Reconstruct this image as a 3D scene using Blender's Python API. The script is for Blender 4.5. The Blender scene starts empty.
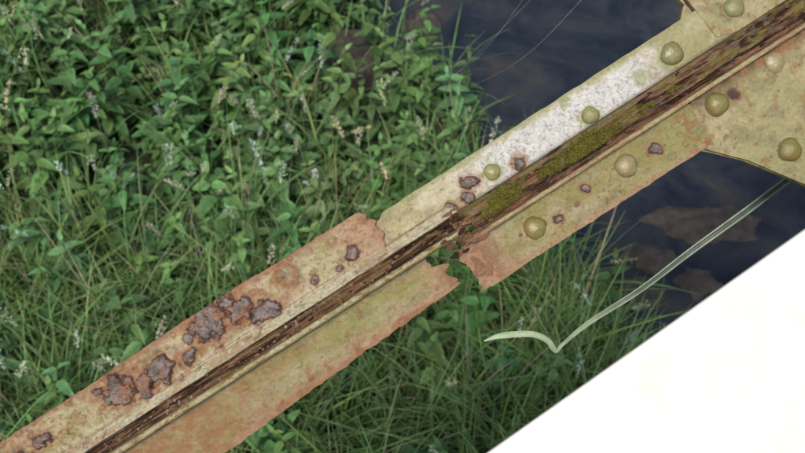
import bpy, math, numpy as np
from mathutils import Vector, Matrix
rng=np.random.default_rng(7)
sc=bpy.context.scene
# ---------------------------------------------------------------- helpers
def lin(r,g,b,k=1.0):
    o=[]
    for c in (r,g,b):
        c/=255.0
        o.append((c/12.92 if c<=0.04045 else ((c+0.055)/1.055)**2.4)*k)
    return np.array(o)
def _h(ix,iy,seed):
    n=(ix.astype(np.int64)*374761393+iy.astype(np.int64)*668265263+seed*1442695041)&0x7fffffff
    n=((n^(n>>13))*1274126177)&0x7fffffff
    return ((n^(n>>16))&0xffff)/65535.0
def vn(x,y,seed=0):
    x=np.asarray(x,float);y=np.asarray(y,float);x,y=np.broadcast_arrays(x,y)
    ix=np.floor(x);iy=np.floor(y);fx=x-ix;fy=y-iy
    fx=fx*fx*(3-2*fx);fy=fy*fy*(3-2*fy)
    a=_h(ix,iy,seed);b=_h(ix+1,iy,seed);c=_h(ix,iy+1,seed);d=_h(ix+1,iy+1,seed)
    return (a*(1-fx)+b*fx)*(1-fy)+(c*(1-fx)+d*fx)*fy
def fbm(x,y,seed=0,o=4):
    r=0;a=0.5;t=0
    for i in range(o):
        r=r+a*vn(np.asarray(x)*2**i+i*17.3,np.asarray(y)*2**i-i*9.1,seed+i*31);t+=a;a*=0.55
    return r/t
def ss(a,b,x):
    t=np.clip((x-a)/(b-a),0,1);return t*t*(3-2*t)
def mix(a,b,f):
    f=np.asarray(f)[...,None];return a*(1-f)+b*f
def mk(name,V,F,C=None,mat=None,smooth=True,parent=None):
    me=bpy.data.meshes.new(name)
    me.from_pydata(np.asarray(V,float).tolist(),[],F.tolist() if hasattr(F,'tolist') else F)
    if C is not None:
        at=me.color_attributes.new('Col','FLOAT_COLOR','POINT')
        c4=np.ones((len(V),4),np.float32);c4[:,:3]=C
        at.data.foreach_set('color',c4.ravel())
    if smooth: me.polygons.foreach_set('use_smooth',np.ones(len(me.polygons),bool))
    if mat: me.materials.append(mat)
    me.update()
    o=bpy.data.objects.new(name,me);sc.collection.objects.link(o)
    if parent: o.parent=parent
    return o
class NT:
    def __init__(s,name):
        s.m=bpy.data.materials.new(name);s.m.use_nodes=True;s.t=s.m.node_tree
        s.b=s.t.nodes['Principled BSDF'];s.out=s.t.nodes['Material Output']
    def n(s,t,**k):
        x=s.t.nodes.new(t)
        for a,v in k.items():
            if a in x.inputs: x.inputs[a].default_value=v
            else: setattr(x,a,v)
        return x
    def l(s,a,b): s.t.links.new(a,b)
    def noise(s,scale,detail=5,rough=.6,co=None):
        x=s.n('ShaderNodeTexNoise');x.inputs['Scale'].default_value=scale;x.inputs['Detail'].default_value=detail;x.inputs['Roughness'].default_value=rough
        if co is not None:s.l(co,x.inputs['Vector'])
        return x
    def mr(s,src,a,b,c,d):
        x=s.n('ShaderNodeMapRange');s.l(src,x.inputs[0])
        for i,v in enumerate((a,b,c,d)):x.inputs[i+1].default_value=v
        return x.outputs[0]
    def mul(s,a,b):
        x=s.n('ShaderNodeVectorMath',operation='MULTIPLY');s.l(a,x.inputs[0]);s.l(b,x.inputs[1]);return x.outputs[0]
    def ramp(s,src,stops):
        x=s.n('ShaderNodeValToRGB');e=x.color_ramp.elements
        while len(e)<len(stops):e.new(.5)
        for i,(p,c) in enumerate(stops):e[i].position=p;e[i].color=(*c,1)
        s.l(src,x.inputs[0]);return x.outputs[0]
def steel_mat(name,rough=.62,bump=.25,spec=.35,sp=(.78,1.18)):
    m=NT(name);co=m.n('ShaderNodeTexCoord').outputs['Object']
    a=m.n('ShaderNodeVertexColor',layer_name='Col')
    n1=m.noise(260,8,.7,co);n2=m.noise(1100,4,.6,co)
    f=m.mr(n1.outputs[0],.3,.7,*sp);g=m.mr(n2.outputs[0],.3,.7,.86,1.12)
    c=m.mul(m.mul(a.outputs[0],f),g)
    m.l(c,m.b.inputs['Base Color'])
    n3=m.noise(45,5,.6,co);m.l(m.mr(n3.outputs[0],.35,.65,rough-.14,rough+.16),m.b.inputs['Roughness'])
    m.b.inputs['Specular IOR Level'].default_value=spec
    b=m.n('ShaderNodeBump');b.inputs['Strength'].default_value=bump;b.inputs['Distance'].default_value=.002
    m.l(n1.outputs[0],b.inputs['Height']);b2=m.n('ShaderNodeBump');b2.inputs['Strength'].default_value=bump*.7;b2.inputs['Distance'].default_value=.0006
    m.l(n2.outputs[0],b2.inputs['Height']);m.l(b.outputs[0],b2.inputs['Normal']);m.l(b2.outputs[0],m.b.inputs['Normal'])
    return m.m
# ---------------------------------------------------------------- camera
H=2.7;TILT=math.radians(35)
cam=bpy.data.cameras.new('camera');co=bpy.data.objects.new('camera',cam);sc.collection.objects.link(co)
co.location=(0,0,H);co.rotation_euler=(TILT,0,0);cam.lens=36;cam.sensor_width=36;cam.clip_start=.02;cam.clip_end=500
cam.dof.use_dof=True;cam.dof.focus_distance=.89;cam.dof.aperture_fstop=9
sc.camera=co
fwd=np.array([0,math.sin(TILT),-math.cos(TILT)]);upv=np.array([0,math.cos(TILT),math.sin(TILT)]);C0=np.array([0,0,H])
# ---------------------------------------------------------------- world
w=bpy.data.worlds.new('World');sc.world=w;w.use_nodes=True
nt=w.node_tree;bg=nt.nodes['Background'];sky=nt.nodes.new('ShaderNodeTexSky');sky.sky_type='NISHITA';sky.sun_disc=False
EL=math.radians(60);AZ=math.radians(195)
sky.sun_elevation=EL;sky.sun_rotation=AZ;sky.air_density=1.0;sky.dust_density=4.0
nt.links.new(sky.outputs[0],bg.inputs[0]);bg.inputs[1].default_value=.13
sd=Vector((math.sin(AZ)*math.cos(EL),math.cos(AZ)*math.cos(EL),math.sin(EL)))
sl=bpy.data.lights.new('sun','SUN');sl.energy=2.4;sl.angle=math.radians(10);sl.color=(1,.95,.86)
so=bpy.data.objects.new('sun',sl);sc.collection.objects.link(so);so.rotation_euler=sd.to_track_quat('Z','Y').to_euler()
sc.view_settings.view_transform='Standard';sc.view_settings.look='None';sc.view_settings.exposure=0
# ---------------------------------------------------------------- steel member frame (mm-scale grid, K m per unit)
D=.9;K=D/805
root=bpy.data.objects.new('steel_truss_diagonal',None);sc.collection.objects.link(root)
root.location=tuple(C0+fwd*D);root.rotation_euler=(TILT,0,0)
dx,dy,nx,ny=.8406,-.5417,.5417,.8406
def st(px,py):
    a=px-460;b=py-225;return a*dx+b*dy,a*nx+b*ny
def loc(s,t,z):
    px=460+s*dx+t*nx;py=225+s*dy+t*ny
    return np.stack([(px-402.5)*K,(226.5-py)*K,np.broadcast_to(z,np.shape(px))*K],-1)
MS=steel_mat('painted_rusty_steel',.58,.32,.42,(.72,1.2))
MR=steel_mat('flaking_rust',.85,.5,.2,(.6,1.3))
def sheet(name,s0f,s1f,t0f,t1f,smin,smax,ns,ntt,zf,cf,thick,mat=MS,parent=root,edgecol=None):
    u=np.linspace(0,1,ns)[:,None];v=np.linspace(0,1,ntt)[None,:]
    sl_=smin+(smax-smin)*u
    t=t0f(sl_)*(1-v)+t1f(sl_)*v
    s=s0f(t)*(1-u)+s1f(t)*u
    s,t=np.broadcast_arrays(s,t)
    z=zf(s,t);c=cf(s,t)
    P=loc(s,t,z).reshape(-1,3);Cc=c.reshape(-1,3)
    B=P.copy();B[:,2]-=thick*K
    idx=np.arange(ns*ntt).reshape(ns,ntt);N=ns*ntt
    a=idx[:-1,:-1].ravel();b=idx[1:,:-1].ravel();c_=idx[1:,1:].ravel();d=idx[:-1,1:].ravel()
    F=[np.stack([a,d,c_,b],1),np.stack([a,b,c_,d],1)+N]
    loop=np.concatenate([idx[:,0],idx[-1,1:],idx[-2::-1,-1],idx[0,-2:0:-1]])
    W1=P[loop];W2=B[loop];L=len(loop)
    ec=np.tile(lin(120,88,66,.7) if edgecol is None else edgecol,(L,1))*(.6+.8*rng.random((L,1)))
    i=np.arange(L);j=(i+1)%L;o=2*N
    F.append(np.stack([o+i,o+j,o+L+j,o+L+i],1))
    V=np.concatenate([P,B,W1,W2]);CC=np.concatenate([Cc,Cc*.6,ec,ec*.8])
    return mk(name,V,np.concatenate(F),CC,mat,True,parent)
A=.70
yel=lin(184,173,128,A);beige=lin(208,198,164,A);olive=lin(154,146,86,A);grn=lin(158,160,106,A)
pink=lin(184,150,116,A);rust=lin(156,104,66,A);drk=lin(76,52,40,A);gry=lin(134,120,114,A);whit=lin(228,227,222,A)
dirt_shade=lin(122,112,84,A)  # dirt colour, also used for shade painted into creases
def patches(s,t,col,z,plist,seed):
    for k,(cx,cy,r,e) in enumerate(plist):
        s0,t0=st(cx,cy)
        d=np.hypot((s-s0)/e,(t-t0))+(fbm(s/8,t/8,seed+k,5)-.5)*r*1.9
        halo=1-ss(r*1.0,r*1.8,d+(fbm(s/4,t/4,seed+k+7)-.5)*r*.6);col=mix(col,rust*1.0,halo*.75)
        ring=1-ss(r*.92,r*1.1,d);col=mix(col,drk,ring*.9)
        core=1-ss(r*.74,r*.88,d)
        n_=fbm(s/5,t/5,seed+90+k,5)
        cc=mix(gry*.62,gry*1.2,ss(.35,.62,n_))
        cc=mix(cc,drk,ss(.045,.0,np.abs(fbm(s/9,t/9,seed+30+k,4)-.5))*.8)
        cc=mix(cc,rust*1.1,ss(.58,.7,fbm(s/7,t/7,seed+50+k))*.6)
        col=mix(col,cc,core)
        z=z+core*(1.8+4.5*fbm(s/6,t/6,seed+70+k,5))*min(1,r/7)
    return col,z
LP=[(120,390,15,1.4),(146,384,13,1.1),(162,371,14,1.1),(214,322,18,1.1),(238,309,13,1.1),(192,358,8,1.2),(226,300,7,1.4),(268,310,12,1.4),(316,279,4.5,1),(352,254,6,1.1),(340,268,3,1.5),(190,338,5,1),(20,470,16,1.3),(45,440,8,1.2)]
def grime(c,s,t,seed):
    g=fbm(s/18,t/10,seed,5);c=mix(c,dirt_shade,ss(.5,.72,g)*.4)
    g=fbm(s/4,t/4,seed+1,4);c=mix(c,drk*1.3,ss(.68,.76,g)*.55)
    return c
def A_cz(s,t):
    n1=fbm(s/45,t/22,3);n2=fbm(s/10,t/8,4);n3=fbm(s/70,t/5,5)
    c=mix(yel,pink,ss(.38,.62,n1)*.8)
    c=mix(c,beige,ss(.5,.7,n3)*.5)
    c=mix(c,rust,ss(.56,.72,n2)*.6)
    c=mix(c,olive,ss(.5,.66,fbm(s/25,t/14,8))*.55)
    c=grime(c,s,t,601)
    e=ss(-59,-66,t+(n2-.5)*10);c=mix(c,lin(186,160,126,A),e*.8)
    c=mix(c,rust,ss(-59,-66,t+(fbm(s/6,t/4,610)-.5)*9)*.75)
    e=ss(-34,-22,t+(n2-.5)*10);c=mix(c,beige*1.0,e*.85)
    c=mix(c,dirt_shade*.7,np.exp(-((t+24.5+2*(n1-.5))/.9)**2)*.6)  # thin dirt line with occlusion shade painted along the leg crease
    c=mix(c,pink*1.0,ss(-125,-85,s+(n2-.5)*30)*.75)
    c=mix(c,rust,ss(-88,-72,s+(n2-.5)*18)*.65)
    s0,t0=st(286,275);d=np.hypot(s-s0,t-t0)+(n2-.5)*12
    c=mix(c,rust*1.0,np.exp(-((d-10)/3.4)**2)*.8);c=mix(c,gry*1.15,(1-ss(3,8,d+(fbm(s/3,t/3,9)-.5)*6))*.6)
    sp=ss(.64,.7,fbm(s/3,t/3,41,2));c=mix(c,rust*.7,sp*.5)
    z=5+5*(n1-.5)+n2*2.0+3*np.exp(-((d-8)/5)**2)*0.7+ss(.6,.7,fbm(s/10,t/8,4))*1.2
    z=z+ss(-100,-72,s)*3.0
    return patches(s,t,c,z,LP,100)
RP=[(470,183,7.5,1.2),(468,198,6,1.1),(452,207,5,1.3),(520,162,6.5,1.2),(548,175,3,1.5),(482,210,6,1)]
def B_cz(s,t):
    n1=fbm(s/40,t/20,13);n2=fbm(s/6,t/6,14);n4=fbm(s/1.6,t/1.6,19,3);n5=fbm(s/16,t/12,20)
    c=mix(yel*1.02,beige,ss(.4,.6,n1));c=grime(c,s,t,620)
    wr=ss(5,75,s+(n2-.5)*60)*(1-ss(225,275,s+(n2-.5)*60))*ss(-53,-43,t+(n2-.5)*12)
    g=mix(whit,whit*.8,ss(.5,.62,n4))
    g=mix(g,lin(140,139,130,A),ss(.62,.72,n4+.25*(n5-.5))*.55)
    c=mix(c,g,wr*ss(.28,.46,n2*.5+n5*.5+.08)*.95)
    c=mix(c,grn,ss(-44,-53,t+(n2-.5)*8)*.75)
    for (cx,cy,r) in ((565,103,8),(590,116,13),(671,56,18),(492,172,13),(640,78,9),(700,45,14)):
        s0,t0=st(cx,cy);d=np.hypot(s-s0,t-t0)+(n2-.5)*12;c=mix(c,grn*1.05,(1-ss(r*.6,r*1.1,d))*.7)
    c=mix(c,mix(grn,yel,n1),ss(250,280,s)*.8)
    c=mix(c,pink,(1-ss(-80,-55,s+(n2-.5)*20))*.6)
    c=mix(c,dirt_shade*.6,ss(-17,-13,t+(n2-.5)*4)*.6)  # dirt plus painted shade where this flange meets the leg
    z=0+n1*2.2+n2*.8
    return patches(s,t,c,z,RP,200)
def E_cz(s,t):
    n1=fbm(s/50,t/18,23);n2=fbm(s/9,t/8,24)
    tn=(t-8)/np.maximum(1,(tE1(s)-8))
    c=mix(olive*1.0,yel*.8,ss(.4,.65,n1))
    c=mix(c,lin(146,150,82,A),ss(.5,.7,fbm(s/30,t/12,25))*.6);c=grime(c,s,t,630)
    f=ss(.5,.95,tn+(n2-.5)*.45);c=mix(c,lin(184,152,120,A),f*.85)
    c=mix(c,rust,ss(.80,.98,tn+(n2-.5)*.35)*.75)
    c=mix(c,mix(rust*1.0,olive,ss(.42,.58,n2)*.65),(1-ss(-340,-170,s+(n1-.5)*150))*.8)
    c=mix(c,pink,ss(-75,-45,s+(n2-.5)*20)*.7);c=mix(c,rust*.8,ss(-58,-36,s+(n2-.5)*24)*.7)
    c=mix(c,rust*.85,ss(.6,.72,n2)*.6)
    c=mix(c,dirt_shade*.6,(1-ss(9,14,t+(n2-.5)*5))*.7)  # inner margin darkened: dirt and painted crease shade
    z=-3+n1*3.5+n2*1.6-ss(.6,1,tn)*1.5
    return c,z
FP=[(655,149,5.5,1.2),(585,188,4.5,.9),(559,218,5.5,1),(577,205,2,2),(520,235,2.5,1)]
def F_cz(s,t):
    n1=fbm(s/40,t/20,33);n2=fbm(s/7,t/7,34)
    c=mix(olive,yel*.88,ss(.4,.62,n1));c=mix(c,grn,ss(.5,.65,fbm(s/20,t/20,37))*.4);c=grime(c,s,t,640)
    e=ss(42,-2,s+(n2-.5)*36+(t-45)*-.25);c=mix(c,lin(174,132,102,A),e*.9)
    c=mix(c,rust*.75,ss(.44,.6,n2)*e*.85)
    c=mix(c,beige,ss(64,68,t)*.5)
    c=mix(c,pink,ss(58,66,t+(n2-.5)*12)*.5);c=mix(c,rust,ss(62,68,t+(n2-.5)*12)*.5)
    c=mix(c,rust,ss(225,246,s)*ss(.5,.6,n2)*.7)
    sp=ss(.68,.75,fbm(s/3,t/3,43,2));c=mix(c,rust*.9,sp*.5)
    c=mix(c,dirt_shade*.6,(1-ss(20,25,t+(n2-.5)*5))*.6)  # dirt with painted-in occlusion beside the mossy leg
    z=-1+n1*2+e*3.5*(n2)+n2*.6
    return patches(s,t,c,z,FP,300)
tE1=lambda s:np.interp(s,[-640,-315,-31],[72,64.5,49])+ (fbm(s/9,0*s,77)-.5)*3.5
cst=lambda v:(lambda q:q*0+v)
def rag(base,amp,sc_,seed):
    return lambda t:base(t)+(fbm(t/sc_,t*0+3,seed,4)-.5)*amp
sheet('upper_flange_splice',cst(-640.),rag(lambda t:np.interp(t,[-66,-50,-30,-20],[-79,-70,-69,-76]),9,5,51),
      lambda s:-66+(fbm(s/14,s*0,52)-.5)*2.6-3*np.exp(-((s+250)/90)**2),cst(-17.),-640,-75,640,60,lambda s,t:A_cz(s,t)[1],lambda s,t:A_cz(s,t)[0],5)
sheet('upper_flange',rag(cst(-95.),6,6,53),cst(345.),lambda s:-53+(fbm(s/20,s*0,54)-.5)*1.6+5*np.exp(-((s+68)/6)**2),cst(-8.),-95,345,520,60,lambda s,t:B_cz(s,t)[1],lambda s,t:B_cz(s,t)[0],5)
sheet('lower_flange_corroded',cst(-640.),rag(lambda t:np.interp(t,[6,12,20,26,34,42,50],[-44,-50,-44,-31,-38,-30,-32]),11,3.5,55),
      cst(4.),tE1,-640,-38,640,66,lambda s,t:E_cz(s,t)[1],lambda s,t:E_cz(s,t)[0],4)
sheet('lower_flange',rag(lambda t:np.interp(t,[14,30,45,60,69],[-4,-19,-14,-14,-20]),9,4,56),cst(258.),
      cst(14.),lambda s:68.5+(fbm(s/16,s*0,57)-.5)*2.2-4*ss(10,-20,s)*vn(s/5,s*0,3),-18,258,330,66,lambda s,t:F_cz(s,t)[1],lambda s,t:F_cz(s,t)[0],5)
# ridge (upright legs + pack rust) ---------------------------------------
rb=lin(124,94,70,A);rd=lin(62,44,34,A);rl=lin(160,124,94,A)
def C_z(s,t):
    z=np.interp(t,[-24,-22,-13,-11.5,-9.5,1,2.4,5.2,7.8,9],[0,8,15,12,8,7,12,15,12,-3])
    band=ss(-13,-11,t)*(1-ss(.5,2.2,t))
    lam=vn(s/90,t/1.6,61)*4+fbm(s/26,t/2.5,62)*3-3.5
    lam=lam-4.5*ss(.52,.66,fbm(s/60,t/3,66))
    return z+band*lam+(fbm(s/20,t/4,67)-.5)*1.4
def C_c(s,t):
    n=fbm(s/20,t/2.5,64);l=vn(s/90,t/1.6,61)
    c=mix(rb,rd,ss(.38,.6,.5*l+.5*n));c=mix(c,rl,ss(.58,.72,fbm(s/30,t/2,65))*.8)
    c=mix(c,rd*.6,ss(.52,.66,fbm(s/60,t/3,66))*.8)
    c=mix(c,lin(135,118,68,A),ss(.5,.7,fbm(s/25,t/6,68))*.35)
    ew=1-ss(-13.5,-11,t+(n-.5)*4);c=mix(c,mix(beige,pink,ss(.48,.66,fbm(s/25,t/8,69))*.7),ew)
    c=mix(c,dirt_shade*.8,ew*ss(.6,.72,fbm(s/7,t/4,75))*.6)
    el=ss(1.2,2.6,t+(n-.5)*1.6);c=mix(c,mix(lin(208,198,154,A),olive*1.1,ss(.4,.7,fbm(s/16,t/4,70))*.7),el)
    c=mix(c,rust,ss(.6,.7,fbm(s/6,t/3,71))*el*.7)
    c=mix(c,whit,ss(.88,.92,vn(s/2.2,t/2.2,72))*.5)
    return c
sheet('upright_leg_with_pack_rust',cst(-640.),rag(lambda t:np.interp(t,[-24,-10,9],[-2,6,-10]),10,5,60),cst(-24.),cst(9.),-640,0,900,60,C_z,C_c,5,MR)
MOSS=[(580,150,13,2.2),(506,199,12,2.0),(545,172,5,2.2),(640,110,4,3),(486,212,7,1.2),(668,92,3,3),(610,130,5,2)]
def moss(s,t):
    m=np.zeros(np.shape(s))
    for k,(cx,cy,r,e) in enumerate(MOSS):
        s0,t0=st(cx,cy);d=np.hypot((s-s0)/e,(t-t0))+(fbm(s/6,t/6,400+k)-.5)*r*1.4
        m=np.maximum(m,1-ss(r*.7,r*1.0,d))
    return m*(1-ss(7,10,t))
def D_z(s,t):
    z=np.interp(t,[-13,-11.5,-9,7,9,11,14.5,16,18,20.5,21.5],[0,15,17,18,15,9,7,12,14,12,-4])
    lam=(fbm(s/24,t/3,81)-.5)*7+(vn(s/90,t/1.5,82)-.5)*3-3*ss(.55,.65,fbm(s/50,t/2.5,92))
    z=z+lam*(ss(-12,-9,t))*(1-ss(14,16,t))
    return z+moss(s,t)*(2.5+3*fbm(s/2.2,t/2.2,83,3))
def D_c(s,t):
    n=fbm(s/14,t/4,84);l=vn(s/90,t/1.5,82)
    c=mix(rb,rd,ss(.42,.62,.5*l+.5*n));c=mix(c,lin(156,116,88,A),ss(.5,.66,fbm(s/30,t/3,85))*.8)
    c=mix(c,rd*.6,ss(.55,.65,fbm(s/50,t/2.5,92))*.7)
    c=mix(c,lin(134,126,70,A),ss(.42,.58,fbm(s/22,t/8,86))*(1-ss(6,9,t))*.7)
    e=ss(15,16.5,t+(n-.5)*2);c=mix(c,mix(lin(200,186,142,A),pink,ss(.45,.65,fbm(s/20,t/4,87))),e)
    c=mix(c,gry,ss(.6,.7,fbm(s/8,t/5,88))*(1-e)*.5)
    g=lin(132,128,56,A);c=mix(c,mix(g,lin(88,78,38,A),ss(.4,.7,fbm(s/2.5,t/2.5,89))),moss(s,t))
    return c
sheet('upright_leg_mossy',rag(lambda t:np.interp(t,[-13,0,10,21],[0,6,12,10]),8,4,80),cst(640.),cst(-13.),cst(21.5),5,640,900,64,D_z,D_c,8,MR)
# rivets ------------------------------------------------------------------
def rivet(name,px,py,z,r=11.5,col=None,h=6.0):
    s0,t0=st(px,py);nr=10;na=40;V=[];C=[]
    prof=[(1.14,-2),(1.10,.3),(1.02,.5)]+[(math.cos(a)*1.0,.6+h*math.sin(a)) for a in np.linspace(.12,math.pi/2-.05,nr)]
    cc=grn*.95 if col is None else col
    for i,(rr,zz) in enumerate(prof):
        for j in range(na):
            a=2*math.pi*j/na;q=1+.04*math.sin(3*a+px)+.02*math.sin(5*a+py)
            ds=rr*r*math.cos(a)*q;dt=rr*r*math.sin(a)*q
            nn=float(fbm(np.array((ds+s0)/5),np.array((dt+t0)/5),int(px)%50))
            V.append(loc(np.array(s0+ds),np.array(t0+dt),z+zz+(nn-.5)*1.2))
            c=cc*(.85+.4*(nn-.3));
            if nn>.58:c=c*.6+rust*.4
            if i<3:c=c*.55+dirt_shade*.3  # foot ring darkened: dirt and contact shade painted in
            C.append(c)
    V.append(loc(np.array(s0),np.array(t0),z+.6+h));C.append(cc)
    F=[]
    for i in range(len(prof)-1):
        for j in range(na):
            k=(j+1)%na;F.append([i*na+j,i*na+k,(i+1)*na+k,(i+1)*na+j][::-1])
    m=(len(prof)-1)*na
    for j in range(na):F.append([m+j,m+(j+1)%na,len(V)-1][::-1])
    return mk(name,np.array(V),F,np.array(C),MV,True,root)
MV=steel_mat('rivet_paint',.40,.2,.55,(.8,1.15))
i=0
for (px,py,z,cc) in ((671,54,1,grn*.95),(590,115,1,grn*1.1),(492,172,1,grn*1.1),(626,166,0,yel*.9),(535,228,0,olive*1.05),(717,104,0,olive),(733,8,1.5,None),(775,62,-3,yel),(790,150,-1,olive),(765,-22,-3,None)):
    i+=1;rivet(f'rivet_{i}',px,py,z,11.0 if i not in(2,3) else 8.5,cc,6.0 if i not in (2,3) else 4.5)
# gusset ------------------------------------------------------------------
import bmesh
def poly_plate(name,pts,z,thick,cf,mat,parent=root,bevel=1.0):
    bm=bmesh.new();vs=[bm.verts.new(loc(*map(np.array,st(x,y)),z)) for x,y in pts]
    f=bm.faces.new(vs);f.normal_update()
    if f.normal.z<0:f.normal_flip()
    r=bmesh.ops.extrude_face_region(bm,geom=[f]);
    for v in [g for g in r['geom'] if isinstance(g,bmesh.types.BMVert)]:v.co.z-=thick*K
    bmesh.ops.triangulate(bm,faces=bm.faces[:])
    for _ in range(6):
        es=[e for e in bm.edges if e.calc_length()>3*K]
        if not es:break
        bmesh.ops.subdivide_edges(bm,edges=es,cuts=1);bmesh.ops.triangulate(bm,faces=[f for f in bm.faces if len(f.verts)>3])
    bmesh.ops.recalc_face_normals(bm,faces=bm.faces[:])
    me=bpy.data.meshes.new(name);bm.to_mesh(me);bm.free()
    n=len(me.vertices);v=np.zeros(n*3,np.float32);me.vertices.foreach_get('co',v);v=v.reshape(-1,3)
    px=v[:,0]/K+402.5;py=226.5-v[:,1]/K
    c=cf(px,py);at=me.color_attributes.new('Col','FLOAT_COLOR','POINT');c4=np.ones((n,4),np.float32);c4[:,:3]=c;at.data.foreach_set('color',c4.ravel())
    me.materials.append(mat);o=bpy.data.objects.new(name,me);sc.collection.objects.link(o);o.parent=parent;return o
def gcol(px,py):
    n=fbm(px/30,py/30,91);n2=fbm(px/8,py/8,92)
    c=mix(mix(yel,grn,.45),yel,ss(.4,.6,n));c=mix(c,rust,ss(.58,.7,n2)*.55);c=grime(c,px,py,650)
    s_,t_=(px-460)*dx+(py-225)*dy,(px-460)*nx+(py-225)*ny
    c=mix(c,mix(rust,drk,ss(.4,.6,n2)),(1-ss(24,38,t_+(n2-.5)*22))*(t_>0)*.85)
    d=np.hypot((px-736)/1.2,py-95)+(n2-.5)*12;c=mix(c,drk*1.2,1-ss(6,9,d))
    return c
poly_plate('gusset_plate',[(676,-8),(686,3),(672,60),(672,110),(700,150),(712,152),(745,160),(800,182),(868,215),(960,120),(900,-70),(720,-70)],-6,6,gcol,MS)
poly_plate('gusset_cover_strip',[(688,112),(703,146),(705,149),(748,160),(800,182),(860,205),(870,90),(800,40),(730,72),(694,92)],-1.2,4.5,gcol,MS)
poly_plate('gusset_upper_strip',[(684,-2),(716,38),(742,30),(800,-6),(860,-50),(740,-60),(690,-20)],3.0,4.5,gcol,MS)
# rust flakes around the break and on the ledge -------------------------------
def flakes(name,cents,mat):
    V=[];F=[];C=[]
    for (px,py,r,z) in cents:
        s0,t0=st(px,py);n=rng.integers(7,11);a0=rng.random()*6.28
        tl=rng.normal(0,.25,2);base=len(V);col=[rb,rd,rb*.8,lin(140,106,84,A)][rng.integers(4)]*(.8+.5*rng.random())
        for lay in (0,1):
            for j in range(n):
                a=a0+6.28*j/n;rr=r*(.6+.7*rng.random()) if lay==0 else None
                if lay==0:
                    p=(s0+rr*1.5*math.cos(a),t0+rr*.7*math.sin(a))
                    V.append(loc(np.array(p[0]),np.array(p[1]),z+tl[0]*(p[0]-s0)+tl[1]*(p[1]-t0)))
                else:
                    q=V[base+j].copy();q[2]-=1.5*K;V.append(q)
                C.append(col*(1 if lay==0 else .6))
        V.append(np.mean(V[base:base+n],0)+np.array([0,0,.6*K]));C.append(col*1.1);cidx=len(V)-1
        for j in range(n):
            k=(j+1)%n;F.append([base+k,base+j,cidx]);F.append([base+j,base+k,base+n+k,base+n+j])
    return mk(name,np.array(V),F,np.array(C),mat,False,root)
fl=[]
for _ in range(85):
    s_=rng.normal(0,10);t_=rng.uniform(-16,24)
    fl.append((460+s_*dx+t_*nx,225+s_*dy+t_*ny,rng.uniform(1.5,5),rng.uniform(9,17)*(1 if t_<14 else .7)))
for _ in range(70):
    s_=rng.uniform(-560,0);t_=rng.uniform(-10,0);fl.append((460+s_*dx+t_*nx,225+s_*dy+t_*ny,rng.uniform(.8,2.2),9))
for _ in range(60):
    s_=rng.uniform(10,420);t_=rng.uniform(-9,13);fl.append((460+s_*dx+t_*nx,225+s_*dy+t_*ny,rng.uniform(1,3.),17 if t_<8 else 12))
flakes('rust_flakes',fl,MR)
# moss tufts
V=[];F=[];C=[];cnt=0
ts=rng.uniform(0,260,30000);tt=rng.uniform(-12,10,30000);mm=moss(ts,tt)
sel=np.where(mm>.4)[0][:5000];zz=D_z(ts,tt)
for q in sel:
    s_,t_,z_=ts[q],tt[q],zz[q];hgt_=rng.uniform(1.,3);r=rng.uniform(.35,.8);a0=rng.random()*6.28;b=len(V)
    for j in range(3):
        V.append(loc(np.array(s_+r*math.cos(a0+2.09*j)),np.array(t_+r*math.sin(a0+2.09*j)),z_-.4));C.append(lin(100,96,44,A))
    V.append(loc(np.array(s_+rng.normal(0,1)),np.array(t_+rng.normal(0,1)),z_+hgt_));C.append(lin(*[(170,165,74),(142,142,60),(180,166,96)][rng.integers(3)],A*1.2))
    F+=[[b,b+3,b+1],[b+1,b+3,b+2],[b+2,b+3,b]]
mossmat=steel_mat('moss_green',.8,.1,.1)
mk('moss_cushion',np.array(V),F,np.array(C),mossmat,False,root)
# ---------------------------------------------------------------- white parapet beam
m=NT('white_paint');cc=m.n('ShaderNodeTexCoord').outputs['Object']
n1=m.noise(9,6,.6,cc);n3=m.noise(70,6,.7,cc)
c1=m.ramp(n1.outputs[0],[(.3,(.76,.725,.65)),(.6,(.80,.77,.71)),(.75,(.70,.65,.57))])
m.l(m.mul(c1,m.mr(n3.outputs[0],.3,.7,.92,1.03)),m.b.inputs['Base Color'])
m.b.inputs['Roughness'].default_value=.45
n2=m.noise(300,3,.6,cc);b=m.n('ShaderNodeBump');b.inputs['Strength'].default_value=.15;b.inputs['Distance'].default_value=.001;m.l(n2.outputs[0],b.inputs['Height']);m.l(b.outputs[0],m.b.inputs['Normal'])
Dp=.72;Kp=Dp/805
pr=bpy.data.objects.new('white_bridge_railing',None);sc.collection.objects.link(pr);pr.location=tuple(C0+fwd*Dp);pr.rotation_euler=(TILT,0,0)
ex,ey=253,-178;L=math.hypot(ex,ey);ex/=L;ey/=L;ang=math.atan2(-ey,ex)
def box(name,x0,x1,y0,y1,z0,z1,bev,parent,mat):
    bm=bmesh.new();bmesh.ops.create_cube(bm,size=1)
    for v in bm.verts:v.co=Vector(((x0+x1)/2+v.co.x*(x1-x0),(y0+y1)/2+v.co.y*(y1-y0),(z0+z1)/2+v.co.z*(z1-z0)))
    bmesh.ops.bevel(bm,geom=bm.edges[:],offset=bev,segments=4,affect='EDGES',profile=.6)
    me=bpy.data.meshes.new(name);bm.to_mesh(me);bm.free();me.materials.append(mat)
    o=bpy.data.objects.new(name,me);sc.collection.objects.link(o);o.parent=parent;return o
ax=bpy.data.objects.new('rail_frame',None);sc.collection.objects.link(ax);ax.parent=pr
ax.location=((488-402.5)*Kp,(226.5-453)*Kp,0);ax.rotation_euler=(0,0,ang)
box('top_plate',-1.5,2.2,-.42,0,-.006,0,.0025,ax,m.m)
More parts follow.
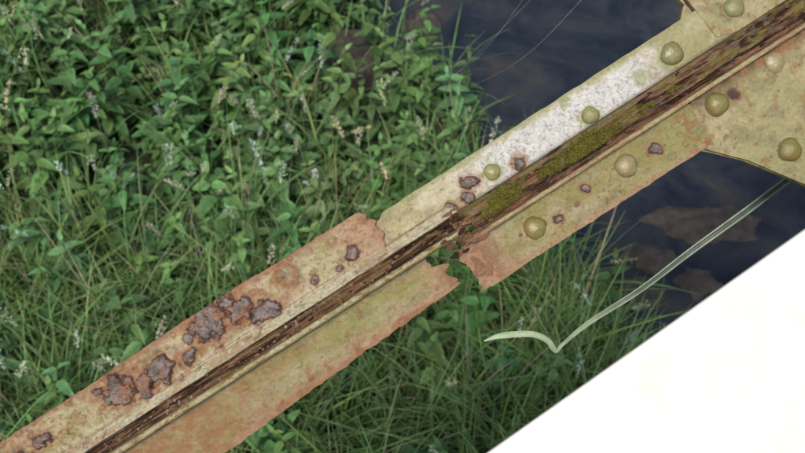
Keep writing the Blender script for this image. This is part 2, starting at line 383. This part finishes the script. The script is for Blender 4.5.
box('web_plate',-1.5,2.2,-.24,-.228,-.26,-.0065,.002,ax,m.m)
box('bottom_plate',-1.5,2.2,-.34,-.14,-.273,-.2605,.003,ax,m.m)
# ---------------------------------------------------------------- terrain
ys=np.array([-60,-5,.3,1.03,1.44,1.72,1.95,2.15,2.35,2.62,2.82,3.1,3.45,3.9,5,9,70]);xs=np.array([10,2.2,1.15,.92,.76,.6,.38,.26,.34,.32,.1,-.1,-.2,-.25,-.7,-1.4,-15])
shore=lambda y:np.interp(y,ys,xs)
def hgt(x,y):
    d=x-shore(y)+(fbm(x*3,y*3,501)-.5)*.2
    h=.03+.12*(fbm(x*1.3,y*1.3,502)-.5)+.03*(fbm(x*12,y*12,505)-.5)
    h=h-.55*ss(-.2,.3,d)
    far=ss(4.5,6.0,d);h=h*(1-far)+far*(.25+.3*fbm(x*.3,y*.3,503))
    h=h+ss(8,60,np.hypot(x,y))*1.2*fbm(x*.04,y*.04,504)
    return h
q=np.linspace(-1,1,420);g=np.sign(q)*(np.abs(q)*4.5+np.abs(q)**7*150)
GX,GY=np.meshgrid(g,g+2,indexing='ij');GZ=hgt(GX,GY)
n=len(q);idx=np.arange(n*n).reshape(n,n)
F=np.stack([idx[:-1,:-1].ravel(),idx[1:,:-1].ravel(),idx[1:,1:].ravel(),idx[:-1,1:].ravel()],1)
m=NT('earth_bank');cc=m.n('ShaderNodeTexCoord').outputs['Object'];a=m.noise(5,8,.7,cc);b=m.noise(60,6,.7,cc)
c1=m.ramp(a.outputs[0],[(.35,(.03,.05,.018)),(.55,(.05,.07,.025)),(.7,(.08,.065,.04))]);m.l(m.mul(c1,m.mr(b.outputs[0],.3,.7,.5,1.6)),m.b.inputs['Base Color'])
m.b.inputs['Roughness'].default_value=.9
bp=m.n('ShaderNodeBump');bp.inputs['Strength'].default_value=.8;bp.inputs['Distance'].default_value=.03;m.l(b.outputs[0],bp.inputs['Height']);m.l(bp.outputs[0],m.b.inputs['Normal'])
mk('ground',np.stack([GX,GY,GZ],-1).reshape(-1,3),F,None,m.m)
m=NT('stream_water');cc=m.n('ShaderNodeTexCoord').outputs['Object'];a=m.noise(2.2,6,.6,cc);a.inputs['Distortion'].default_value=.8;b=m.noise(5,4,.5,cc)
m.l(m.ramp(a.outputs[0],[(.36,(.008,.012,.018)),(.48,(.020,.026,.036)),(.58,(.036,.040,.046)),(.68,(.065,.056,.046))]),m.b.inputs['Base Color'])
m.b.inputs['Roughness'].default_value=.08;m.b.inputs['IOR'].default_value=1.33
bp=m.n('ShaderNodeBump');bp.inputs['Strength'].default_value=1;bp.inputs['Distance'].default_value=.05;m.l(b.outputs[0],bp.inputs['Height']);m.l(bp.outputs[0],m.b.inputs['Normal'])
mk('stream_water',[(-150,-150,-.22),(150,-150,-.22),(150,150,-.22),(-150,150,-.22)],[[0,1,2,3]],None,m.m,False)
# rocks
m=NT('wet_stone');cc=m.n('ShaderNodeTexCoord').outputs['Object'];a=m.noise(18,8,.7,cc)
m.l(m.ramp(a.outputs[0],[(.35,(.035,.031,.024)),(.6,(.09,.075,.06)),(.75,(.15,.13,.11))]),m.b.inputs['Base Color']);m.b.inputs['Roughness'].default_value=.7
bp=m.n('ShaderNodeBump');bp.inputs['Distance'].default_value=.02;m.l(a.outputs[0],bp.inputs['Height']);m.l(bp.outputs[0],m.b.inputs['Normal']);MST=m.m
def rock(x,y,z,sx,sy,sz,seed):
    bm=bmesh.new();bmesh.ops.create_icosphere(bm,subdivisions=5,radius=1)
    P=np.array([v.co[:] for v in bm.verts]);d=.6+.8*fbm(P[:,0]*1.8+P[:,2]*.7+seed,P[:,1]*1.8-P[:,2]*.9,seed,5)
    P=P*d[:,None]*np.array([sx,sy,sz])
    for v,p in zip(bm.verts,P):v.co=p
    me=bpy.data.meshes.new('river_stone');bm.to_mesh(me);bm.free();me.materials.append(MST)
    me.polygons.foreach_set('use_smooth',np.ones(len(me.polygons),bool))
    o=bpy.data.objects.new('river_stone',me);sc.collection.objects.link(o);o.location=(x,y,z)
rock(-.24,2.72,.08,.2,.15,.15,3);rock(1.36,2.05,-.26,.3,.14,.065,5);rock(1.05,1.88,-.25,.12,.09,.06,21);rock(.12,3.35,-.22,.1,.08,.08,11);rock(.95,1.7,-.25,.16,.1,.06,15);rock(1.25,1.75,-.25,.11,.08,.05,25)
# ---------------------------------------------------------------- vegetation
def leaf_mat(name,tr=.3,rough=.5):
    m=NT(name);a=m.n('ShaderNodeVertexColor',layer_name='Col');cc=m.n('ShaderNodeTexCoord').outputs['Object']
    n=m.noise(40,4,.6,cc);c=m.mul(a.outputs[0],m.mr(n.outputs[0],.3,.7,.75,1.25))
    m.l(c,m.b.inputs['Base Color']);m.b.inputs['Roughness'].default_value=rough;m.b.inputs['Specular IOR Level'].default_value=.35
    t=m.n('ShaderNodeBsdfTranslucent');m.l(c,t.inputs[0]);x=m.n('ShaderNodeMixShader');x.inputs[0].default_value=tr
    m.l(m.b.outputs[0],x.inputs[1]);m.l(t.outputs[0],x.inputs[2]);m.l(x.outputs[0],m.out.inputs[0]);return m.m
ML=leaf_mat('leaf_green',.3,.5)
def rotz(a):c,s=math.cos(a),math.sin(a);return np.array([[c,-s,0],[s,c,0],[0,0,1]])
def roty(a):c,s=math.cos(a),math.sin(a);return np.array([[c,0,s],[0,1,0],[-s,0,c]])
def rotx(a):c,s=math.cos(a),math.sin(a);return np.array([[1,0,0],[0,c,-s],[0,s,c]])
def leaf(L,W,droop,r):
    st_=np.array([0,.08,.16,.26,.36,.46,.56,.66,.76,.86,.94,1.0])
    wd=np.array([.05,.5,.78,1,.93,.95,.78,.74,.52,.43,.2,.0])*.5*W
    wd[1::2]*=1.06
    x=st_*L;z=-droop*L*st_**2
    mid=np.stack([x,0*x,z],1);lf=np.stack([x+.03*L,wd,z+wd*.35],1);rt=np.stack([x+.03*L,-wd,z+wd*.35],1)
    V=np.concatenate([mid,lf,rt]);n=len(x);F=[]
    for i in range(n-1):F.append([i,i+1,n+i+1,n+i]);F.append([i+1,i,2*n+i,2*n+i+1])
    sh=np.concatenate([np.full(n,.8),np.full(n,1.1),np.full(n,1.1)])
    return V,np.array(F),sh
def stem(p,r,ns=4):
    V=[];F=[]
    for i,(a,rr) in enumerate(zip(p,r)):
        for j in range(ns):V.append(a+rr*np.array([math.cos(6.283*j/ns),math.sin(6.283*j/ns),0]))
    for i in range(len(p)-1):
        for j in range(ns):k=(j+1)%ns;F.append([i*ns+j,i*ns+k,(i+1)*ns+k,(i+1)*ns+j])
    return np.array(V),np.array(F)
GB=1.8
def nettle(r,h,Ls,asp=.4):
    Vs=[];Fs=[];Cs=[];o=0
    nn=int(r.integers(8,12));bx,by=r.normal(0,.07,2)
    path=np.array([[bx*(i/nn)**2*h*3,by*(i/nn)**2*h*3,h*i/nn] for i in range(nn+1)])
    v,f=stem(path,np.linspace(.004,.0015,nn+1));Vs.append(v);Fs.append(f);Cs.append(np.tile([.12,.18,.07],(len(v),1)));o=len(v)
    for i in range(2,nn+1):
        fr=i/nn;L=Ls*(1.1-.65*max(0,fr-.45)/.55)*(.85+.3*r.random())
        if fr>.98:L*=.75
        for k in (0,1):
            a=(i%2)*math.pi/2+k*math.pi+r.normal(0,.25)
            v,f,sh=leaf(L,L*(asp+.12*r.random()),r.uniform(.1,.5),r)
            el=r.uniform(-.1,.4)+.45*(fr>.9)
            v=v@rotx(r.normal(0,.25)).T@roty(-el).T@rotz(a).T+path[i]
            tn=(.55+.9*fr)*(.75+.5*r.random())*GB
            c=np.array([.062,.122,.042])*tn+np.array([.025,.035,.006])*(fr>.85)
            Vs.append(v);Fs.append(f+o);o+=len(v);Cs.append(c*sh[:,None])
    return np.concatenate(Vs),np.concatenate(Fs),np.concatenate(Cs)
def scatter(name,temps,P,S,mat,tiltamp=.15,tints=None):
    Vs=[];Fs=[];Cs=[];o=0
    for k,(p,s_) in enumerate(zip(P,S)):
        v,f,c=temps[rng.integers(len(temps))]
        R=rotz(rng.random()*6.283)@rotx(rng.normal(0,tiltamp))@rotz(rng.random()*6.283)
        Vs.append(v@R.T*s_+p);Fs.append(f+o);o+=len(v)
        tt_=(.7+.6*rng.random())*np.array([1+.25*rng.normal(0,.5),1,1+.25*rng.normal(0,.5)])
        if tints is not None:tt_=tt_*tints[k]
        Cs.append(c*tt_)
    return mk(name,np.concatenate(Vs),np.concatenate(Fs),np.concatenate(Cs),mat,True)
def pts(nm,x0,x1,y0,y1,dens):
    X=rng.uniform(x0,x1,nm);Y=rng.uniform(y0,y1,nm)
    k=rng.random(nm)<dens(X,Y);X=X[k];Y=Y[k];return np.stack([X,Y,hgt(X,Y)-.01],1)
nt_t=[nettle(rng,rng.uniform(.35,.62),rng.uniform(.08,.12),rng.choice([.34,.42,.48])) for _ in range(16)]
def dn(x,y):
    d=x-shore(y);pz=ss(.42,.56,fbm(x*1.1+3,y*1.1,601))
    up=ss(1.4,1.9,y+.35*x);stone=1-np.exp(-(((x+.2)/.28)**2+((y-2.58)/.38)**2))
    return (d<.0)*np.clip(.15+.4*pz+.6*up,0,1)*stone*(1-.85*ss(.0,.5,x)*(y<2.0))
P=pts(1650,-3.0,1.2,.3,4.2,dn);print('nettles',len(P))
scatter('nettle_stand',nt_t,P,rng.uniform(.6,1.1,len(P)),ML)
sm_t=[nettle(rng,rng.uniform(.12,.2),rng.uniform(.04,.06)) for _ in range(8)]
P=pts(1500,-3.0,1.2,.3,4.2,lambda x,y:(x-shore(y)<.02)*.7);scatter('low_herbs',sm_t,P,rng.uniform(.7,1.3,len(P)),ML)
def tuft(r,nb,Lm,pale=0):
    Vs=[];Fs=[];Cs=[];o=0
    for _ in range(nb):
        L=Lm*r.uniform(.5,1.2);a=r.random()*6.283;ln=r.uniform(.15,.9);w_=r.uniform(.0022,.0055);n=7
        u=np.linspace(0,1,n);x=L*ln*u**1.8;z=L*(u-.38*ln*u**3)
        ww=w_*(1-u**2.2)+.0002
        c0=r.normal(0,.035,2);tw=r.normal(0,.8)
        side=np.stack([np.sin(tw*u)*.6,np.cos(tw*u),0*u],1)
        mid=np.stack([x,0*x,z],1)
        v=np.concatenate([mid+side*ww[:,None],mid-side*ww[:,None]])@rotz(a).T+np.array([c0[0],c0[1],0])
        F=np.array([[i,i+1,n+i+1,n+i] for i in range(n-1)])
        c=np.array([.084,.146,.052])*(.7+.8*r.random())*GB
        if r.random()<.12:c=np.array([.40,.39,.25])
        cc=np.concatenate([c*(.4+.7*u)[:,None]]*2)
        Vs.append(v);Fs.append(F+o);o+=len(v);Cs.append(cc)
    return np.concatenate(Vs),np.concatenate(Fs),np.concatenate(Cs)
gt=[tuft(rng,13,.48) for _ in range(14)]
def dg(x,y):
    d=x-shore(y);pz=ss(.4,.6,fbm(x*1.4,y*1.4,611))
    low=1-ss(1.3,2.0,y)
    return (d<.0)*np.clip(.06+.25*pz+.6*low+.5*(x>.15),0,1)*(1-.85*(y>2.1)*(x>.1))
P=pts(4100,-3.0,1.3,.2,4.2,dg);print('grass',len(P))
tn=1+.45*ss(.1,.6,P[:,0])
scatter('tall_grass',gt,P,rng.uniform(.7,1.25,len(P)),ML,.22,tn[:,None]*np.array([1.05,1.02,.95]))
def panicle(r):
    h=r.uniform(.5,.75);n=8;b=r.normal(0,.15);pth=np.array([[b*(i/n)**2,0,h*i/n] for i in range(n+1)])
    v,f=stem(pth,np.full(n+1,.0011),3);Vs=[v];Fs=[f];Cs=[np.tile([.30,.36,.20],(len(v),1))];o=len(v)
    for k in range(80):
        u=r.random();p=pth[-1]-np.array([b*.3*u,0,.10*u]);wd=.0015+.005*math.sin(math.pi*min(1,u+.15))
        q=p+np.array([*r.normal(0,wd,2),0]);L=r.uniform(.007,.012)
        d=r.normal(0,1,3);d[2]=abs(d[2])+1;d/=np.linalg.norm(d);e=np.cross(d,r.normal(0,1,3));e/=np.linalg.norm(e)
        v=np.array([q,q+d*L*.5+e*.0024,q+d*L,q+d*L*.5-e*.0024]);Vs.append(v);Fs.append(np.array([[0,1,2,3]])+o);o+=4
        Cs.append(np.tile(np.array([.70,.74,.55])*(.8+.4*r.random()),(4,1)))
    return np.concatenate(Vs),np.concatenate(Fs),np.concatenate(Cs)
pt=[panicle(rng) for _ in range(10)]
P=pts(620,-2.6,.8,.4,3.6,lambda x,y:(x-shore(y)<-.15)*1.0*ss(.32,.48,fbm(x*1.5,y*1.5,621)));scatter('flowering_grass',pt,P,rng.uniform(.75,1.05,len(P)),ML,.4)
# ---------------------------------------------------------------- bent grass blade and spider threads
def unp(px,py,d):
    b_=(px-402.5)/805;a_=(226.5-py)/805;return C0+d*(fwd+upv*a_+np.array([1,0,0])*b_)
def catmull(P,m):
    P=np.array(P);o=[]
    Q=np.concatenate([[2*P[0]-P[1]],P,[2*P[-1]-P[-2]]])
    for i in range(1,len(Q)-2):
        for t in np.linspace(0,1,m,endpoint=False):
            a,b,c,d=Q[i-1:i+3];o.append(.5*((2*b)+(-a+c)*t+(2*a-5*b+4*c-d)*t*t+(-a+3*b-3*c+d)*t**3))
    o.append(P[-1]);return np.array(o)
def ribbon(name,P,W,C,mat):
    n=len(P);T=np.gradient(P,axis=0);T/=np.linalg.norm(T,axis=1)[:,None]
    N=np.cross(T,-fwd);N/=np.linalg.norm(N,axis=1)[:,None];U=np.cross(N,T)
    prof=[(-1,.0),(-.78,.22),(-.4,-.35),(0,-.55),(.4,-.35),(.78,.22),(1,0)]
    V=[];F=[];CC=[]
    edge=lin(184,202,168,1)
    for (a,b) in prof:
        V.append(P+N*(a*W)[:,None]+U*(b*W)[:,None]);CC.append(C*(1 if abs(a)<.7 else 0)+edge*(0 if abs(a)<.7 else 1)+0*P)
    m_=len(prof)
    for k in range(m_-1):
        for i in range(n-1):F.append([k*n+i,k*n+i+1,(k+1)*n+i+1,(k+1)*n+i])
    return mk(name,np.concatenate(V),F,np.concatenate(CC),mat,True)
P=catmull([unp(484,341,1.16),unp(500,336,1.15),unp(530,334,1.14),unp(547,340,1.13),unp(556,351,1.12),unp(563,344,1.12),unp(590,322,1.11),unp(640,290,1.1),unp(690,252,1.08),unp(741,215,1.07),unp(820,158,1.08),unp(930,95,1.15),unp(1150,10,1.5)],12)
n=len(P);f=np.linspace(0,1,n);W=np.interp(f,[0,.1,.3,.36,.5,.75,1],[.001,.0045,.004,.002,.0034,.005,.004])
Cb=mix(lin(186,208,175,1),lin(108,120,122,.85),ss(.42,.6,f))
ribbon('bent_grass_blade',P,W,Cb,leaf_mat('blade_skin',.2,.3))
m=NT('spider_silk');m.b.inputs['Base Color'].default_value=(.6,.6,.6,1);m.b.inputs['Roughness'].default_value=.4
cu=bpy.data.curves.new('spider_web','CURVE');cu.dimensions='3D';cu.bevel_depth=.00007;cu.materials.append(m.m)
for (a,b,c) in (((405,112,1.3),(455,75,1.1),(560,-30,.95)),((428,92,1.2),(480,55,1.05),(530,-10,.95)),((440,100,1.2),(520,60,1.0),(600,-20,.95)),((415,95,1.25),(520,140,1.0),(545,140,.9))):
    Q=catmull([unp(*a),unp(*b),unp(*c)],6);sp=cu.splines.new('POLY');sp.points.add(len(Q)-1)
    for i_,p in enumerate(Q):sp.points[i_].co=(*p,1)
o=bpy.data.objects.new('spider_web',cu);sc.collection.objects.link(o)
